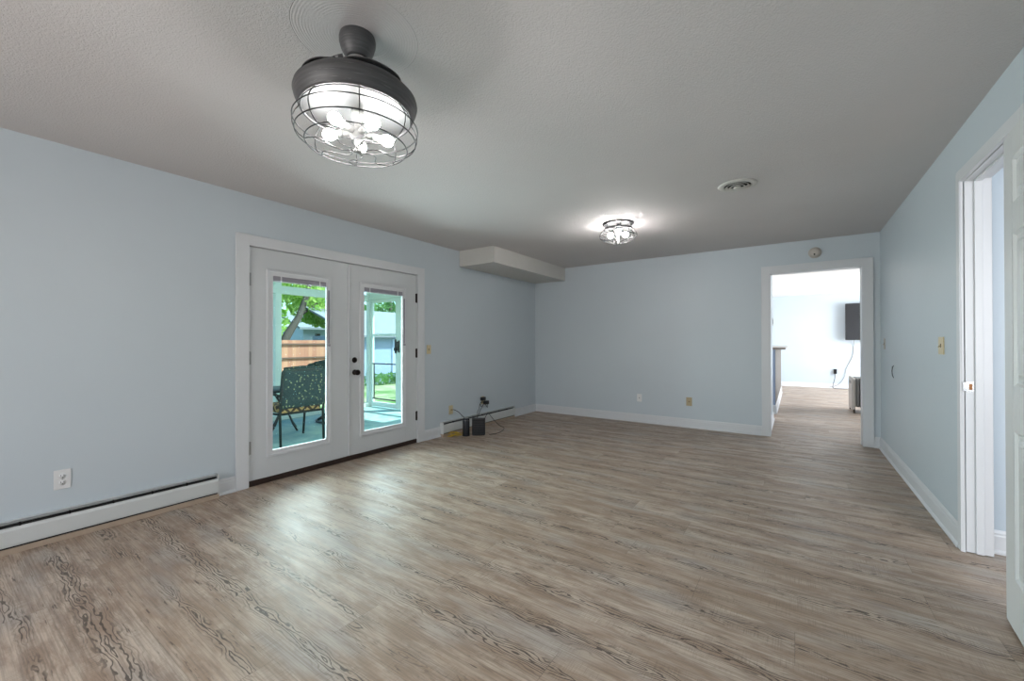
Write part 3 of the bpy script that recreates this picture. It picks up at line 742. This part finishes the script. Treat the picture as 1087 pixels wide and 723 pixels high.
# ------------------------------------------------------------------ screened porch
PX, PY, PZ = -3.3, 5.27, -.06
struct('floor_porch', MB().box(PX-.12, -.13, -1.5, PY+.12, PZ-.2, PZ), PFL, 'blue-grey painted floor of the screened porch', 'floor')
struct('ceiling_porch', MB().box(PX-.35, -.15, -1.5, PY+.3, 2.34, 2.42), PCEIL, 'pale ceiling of the screened porch', 'ceiling')
pf = empty('porch_frame', (PX, PY, PZ), label='white post and beam frame of the screened porch', cat='porch frame', kind='structure')
P_ = lambda b, n, m=PAINT: b.build(n, m, pf, .003, loc=(-PX, -PY, -PZ))
for y_ in (3.445, 1.5, -.4, PY): P_(MB().box(PX-.045, PX+.045, y_-.05, y_+.05, PZ, 2.34), 'post')
P_(MB().box(PX-.05, PX+.05, -1.5, PY, 2.07, 2.20), 'header')
P_(MB().box(PX-.05, -.15, PY-.04, PY+.04, 2.105, 2.34), 'header')
P_(MB().box(PX-.05, PX+.05, -1.5, PY, PZ, PZ+.08), 'sill')
P_(MB().box(-2.31, -2.22, PY-.045, PY+.045, PZ, 2.34), 'post')
P_(MB().box(-.26, -.16, PY-.045, PY+.045, PZ, 2.34), 'post')
P_(MB().box(-2.22, -.2, PY-.04, PY+.04, .80, .86), 'rail')
sdr = empty('screen_door', (-2.78, PY, PZ), label='white screen door with dark latch at the end of the porch', cat='screen door')
q = MB(); q.box(-.46, -.40, -.02, .02, .015, 2.155).box(.30, .45, -.02, .02, .015, 2.155).box(-.40, .30, -.02, .02, .02, .11).box(-.40, .30, -.02, .02, 2.10, 2.155).box(-.40, .30, -.015, .015, 1.43, 1.475)
q.build('frame', PAINT, sdr, .003)
for z_ in (.165, .865): MB().box(-.40, .30, -.026, -.012, z_, z_+.022).build('guard_rail', BLACKM, sdr)
MB().box(-.37, -.345, -.026, -.012, .18, .87).build('guard_bar', BLACKM, sdr)
MB().box(.295, .325, -.04, -.02, 1.09, 1.36).box(.40, .42, -.04, -.02, 1.11, 1.34).box(.325, .40, -.045, -.02, 1.14, 1.32).box(.31, .36, -.075, -.04, 1.14, 1.20).build('latch', BLACKM, sdr)

# patio chairs
def chair(name, loc, rz, label, swivel=False):
    """back toward +x, seat faces -x"""
    o = empty(name, loc, rz, label=label, cat='chair')
    w = .275; r = .016
    if not swivel:
        for s in (-1, 1):
            MB().tube([(.02, s*w, .0), (.0, s*w, .40), (.05, s*w, .62), (.10, s*w*.97, .93)], r, 8).build('leg', METG, o)
            MB().tube([(-.55, s*w, .0), (-.50, s*w, .38), (-.50, s*(w+.01), .60)], r, 8).build('leg', METG, o)
    else:
        MB().tube([(.32*cos(2*PI*i/40)-.25, .32*sin(2*PI*i/40), .02) for i in range(40)], .018, 8, True).build('base_ring', METG, o)
        for k in range(4):
            t = k*PI/2+.5; MB().tube([(-.25+.32*cos(t), .32*sin(t), .02), (-.25+.18*cos(t), .18*sin(t), .12), (-.25+.04*cos(t), .04*sin(t), .30)], .014, 8).build('base_spoke', METG, o)
        MB().lathe([(.03, .28), (.03, .38), (.10, .39), (.10, .40)], (-.25, 0, 0), 16).build('swivel_post', METG, o)
        for s in (-1, 1): MB().tube([(.0, s*w, .40), (.05, s*w, .62), (.10, s*w*.97, .93)], r, 8).build('back_post', METG, o)
    for s in (-1, 1):
        MB().tube([(.05, s*(w+.01), .63), (-.15, s*(w+.03), .655), (-.40, s*(w+.03), .64), (-.52, s*(w+.01), .60), (-.54, s*(w+.01), .56)], .018, 8).build('arm', METG, o)
        if swivel: MB().tube([(-.50, s*w, .38), (-.50, s*(w+.01), .60)], r, 8).build('arm_post', METG, o)
    MB().tube([(0, -w, .40), (-.50, -w, .38), (-.50, w, .38), (0, w, .40)], .014, 8, True).build('seat_frame', METG, o)
    MB().tube([(.10, -w*.97, .93), (.12, -.1, .955), (.12, .1, .955), (.10, w*.97, .93)], r, 8).build('back_rail', METG, o)
    MB().tube([(.03, -w, .50), (.03, w, .50)], .011, 8).build('lower_rail', METG, o)
    c = MB(); c.rbox(-.52, -.01, -w+.015, w-.015, .40, .50, .04, 4, 'Z'); q = c.build('seat_cushion', ZIG, o); mod = q.modifiers.new('b', 'BEVEL'); mod.width = .03; mod.segments = 3
    c = MB(); n = 8; v = []; f = []
    c.rbox(-.06, .05, -w-.005, w+.005, 0, .50, .05, 4, 'X'); q = c.build('back_cushion', FAB, o); q.location = (.0, 0, .47); q.rotation_euler = (0, math.radians(10), 0)
    mod = q.modifiers.new('b', 'BEVEL'); mod.width = .035; mod.segments = 3
    MB().tube([(-.055+.05, -w*.8, .955), (.03, 0, .972), (-.055+.05, w*.8, .955)], .035, 10).build('head_roll', FAB, o)
    return o
chair('patio_chair', (-1.42, 2.855, PZ), math.radians(-3), 'dark metal patio chair with patterned cushions, its back to the left glass door')
chair('patio_chair', (-1.62, 1.86, PZ), math.radians(-62), 'dark patio chair at the left edge of the left glass door, partly hidden')
chair('swivel_chair', (-2.68, 3.92, PZ), math.radians(-160), 'dark swivel patio chair on a round base behind the nearer chair', True)
tb = empty('patio_table', (-2.42, 3.12, PZ), label='round dark patio table behind the nearest porch chair', cat='table')
MB().lathe([(.02, .60), (.42, .60), (.43, .612), (.42, .624), (0, .624)], seg=36).build('table_top', METG, tb)
for k in range(4):
    t = k*PI/2+.35; MB().tube([(.24*cos(t), .24*sin(t), .0), (.16*cos(t), .16*sin(t), .10), (.03*cos(t), .03*sin(t), .34), (.20*cos(t), .20*sin(t), .60)], .013, 8).build('leg', METG, tb)

# ------------------------------------------------------------------ outdoors
GZ = -.34
struct('ground', MB().box(-60, -3.42, -12, 45, GZ-.3, GZ).box(-3.42, -.2, PY+.12, 45, GZ-.3, GZ), GRASS, 'lawn with worn dry patches outside the porch', 'lawn')
fe = empty('wooden_fence', (-10, 6, GZ), label='tall reddish wooden privacy fence behind the porch', cat='fence')
MB().box(-10.02, -9.985, .0, 8.85, GZ+.02, 1.325).build('board_panel', FENCE, fe, loc=(10, -6, -GZ))
for z_ in (.70, 1.165): MB().box(-9.984, -9.94, .0, 8.85, z_, z_+.05).build('rail', RAIL, fe, loc=(10, -6, -GZ))
for y_ in (.9, 3.3, 5.7, 8.1): MB().box(-10.11, -10.03, y_-.045, y_+.045, GZ, 1.32).build('post', RAIL, fe, loc=(10, -6, -GZ))
sh = empty('garden_shed', (-10.6, 10.9, GZ), label='low grey-blue outbuilding with a pale shingle roof beyond the lawn', cat='shed')
Q = lambda b, n, m: b.build(n, m, sh, 0, loc=(10.6, -10.9, -GZ))
Q(MB().box(-12, -9.1, 9.0, 13.8, GZ, 1.50), 'wall', SIDING)
Q(MB().prism([(-8.85, 1.44), (-8.85, 1.50), (-12.2, 2.66), (-12.2, 2.60)], 8.8, 15.7, 'Y') if False else MB().add(
    [(-8.85, 8.8, 1.43), (-8.85, 14.0, 1.43), (-12.3, 14.0, 2.62), (-12.3, 8.8, 2.62), (-8.85, 8.8, 1.50), (-8.85, 14.0, 1.50), (-12.3, 14.0, 2.70), (-12.3, 8.8, 2.70)],
    [(0, 1, 2, 3), (4, 7, 6, 5), (0, 4, 5, 1), (1, 5, 6, 2), (2, 6, 7, 3), (3, 7, 4, 0)]), 'roof', ROOFG)
Q(MB().box(-9.1, -9.07, 10.55, 11.0, GZ+.1, 1.38), 'corner_board', BLUEP)
ho = empty('neighbour_house', (-20, 14, GZ), label='pale blue gabled house beyond the wooden fence', cat='house')
Q2 = lambda b, n, m: b.build(n, m, ho, 0, loc=(20, -14, -GZ))
Q2(MB().box(-24, -19, 12.4, 18, GZ, 2.2), 'wall', BLUEP)
Q2(MB().add([(-18.6, 12.0, 1.98), (-18.6, 18.4, 1.98), (-21.5, 18.4, 3.0), (-21.5, 12.0, 3.0), (-18.6, 12.0, 2.1), (-18.6, 18.4, 2.1), (-21.5, 18.4, 3.12), (-21.5, 12.0, 3.12)],
    [(0, 1, 2, 3), (4, 7, 6, 5), (0, 4, 5, 1), (1, 5, 6, 2), (2, 6, 7, 3), (3, 7, 4, 0)]), 'roof', ROOFG)
Q2(MB().box(-19.0, -18.96, 13.1, 13.4, 1.5, 1.75), 'window', BLACKM)

def leaves(n, blobs, size, rnd):
    v = []; f = []
    for i in range(n):
        (cx, cy, cz, rx, ry, rz) = blobs[rnd.randrange(len(blobs))]
        while True:
            p = [rnd.uniform(-1, 1) for _ in range(3)]; d = sum(q*q for q in p)
            if .12 < d < 1: break
        c = Vector((cx+p[0]*rx, cy+p[1]*ry, cz+p[2]*rz))
        a = Vector((rnd.gauss(0, 1), rnd.gauss(0, 1), rnd.gauss(0, 1))).normalized(); b = a.orthogonal().normalized()
        s_ = size*rnd.uniform(.6, 1.3); k = len(v)
        v += [c-a*s_, c+b*s_*.5, c+a*s_, c-b*s_*.5]; f.append((k, k+1, k+2, k+3))
    return MB().add(v, f)
def tree(loc, trunk, blobs, n, size, leafm, label, seed, branches=()):
    o = empty('tree', loc, label=label, cat='tree'); r = random.Random(seed)
    MB().tube([p[:3] for p in trunk], [p[3] for p in trunk], 10).build('trunk', BARK, o)
    for br in branches: MB().tube([p[:3] for p in br], [p[3] for p in br], 8).build('branch', BARK, o)
    leaves(n, blobs, size, r).build('foliage', leafm, o)
tree((-12, 7.6, GZ), [(0, 0, 0, .22), (0, .15, 1.4, .17), (0, .45, 1.95, .15), (0, .85, 2.6, .12), (0, 1.2, 3.6, .10), (-.1, 1.5, 5, .06)],
     [(-.6, 1.9, 3.3, 1.3, 1.1, 1.0), (-1.0, .2, 4.3, 1.4, 1.6, 1.2), (-1, 2.4, 4.6, 1.6, 1.8, 1.3), (-.8, 2.3, 2.8, .8, .7, .6), (0, .2, 4.6, 1, 1.2, .7), (-1.6, -.9, 3.0, .9, .9, 1.1), (-1.2, -.6, 2.2, .8, .8, .5), (-1.0, 2.1, 3.4, 1, .8, .8), (-1.4, .0, 3.0, 1., .7, .8)], 17000, .085, LEAF,
     'leafy tree with a leaning dark trunk just beyond the wooden fence', 3, [[(0, .15, 1.4, .09), (0, -.4, 2.4, .07), (-.3, -1.2, 3.8, .04)], [(0, .85, 2.6, .06), (-.2, 1.7, 3.2, .04), (-.3, 2.4, 3.6, .02)]])
tree((-17, 9.0, GZ), [(0, 0, 0, .2), (0, 0, 3, .14), (0, .1, 5, .06)],
     [(0, -.6, 4.6, 1.6, 1.5, 1.7), (0, 1.1, 4.4, 1.5, 1.7, 1.6), (0, 0, 2.6, 1.2, 1.5, 1.1), (0, 2.0, 5.6, 1.6, 1.6, 1.4)], 3800, .13, LEAF,
     'paler tree farther back behind the leaning one', 5)
tree((-15.5, 15.6, GZ), [(0, 0, 0, .25), (0, 0, 2.5, .18), (0, .1, 4.2, .06)],
     [(0, -2.2, 2.9, 1.2, 1.8, .85), (0, 0, 3.0, 1.4, 1.9, 1.0), (0, 2.4, 2.8, 1.2, 1.8, .8), (0, 4.4, 2.5, 1.2, 1.6, .7)], 5200, .13, LEAF2,
     'dark green spreading tree rising behind the low outbuilding', 8)
hg = random.Random(4)
tag(leaves(2200, [(0, i*.5, .22, .22, .35, .24) for i in range(9)], .05, hg).build('shrub_row', LEAF2, None, loc=(-8.75, 9.2, GZ)), 'low green planting along the foot of the outbuilding', 'shrubs', kind='stuff')

# repeats share a group phrase
for base, phrase in (('baseboard_heater', 'baseboard heaters along the left wall'), ('wall_outlet', 'electrical wall outlets'), ('light_switch', 'wall switches'),
                     ('cable_plate', 'cable wall plates'), ('power_adapter', 'black plug-in power adapters'), ('cable', 'loose cables and cords'),
                     ('patio_chair', 'patio chairs on the porch'), ('tree', 'trees beyond the porch')):
    for o in list(COL.objects):
        if o.parent is None and o.name.split('.')[0] == base and 'label' in o: o['group'] = phrase
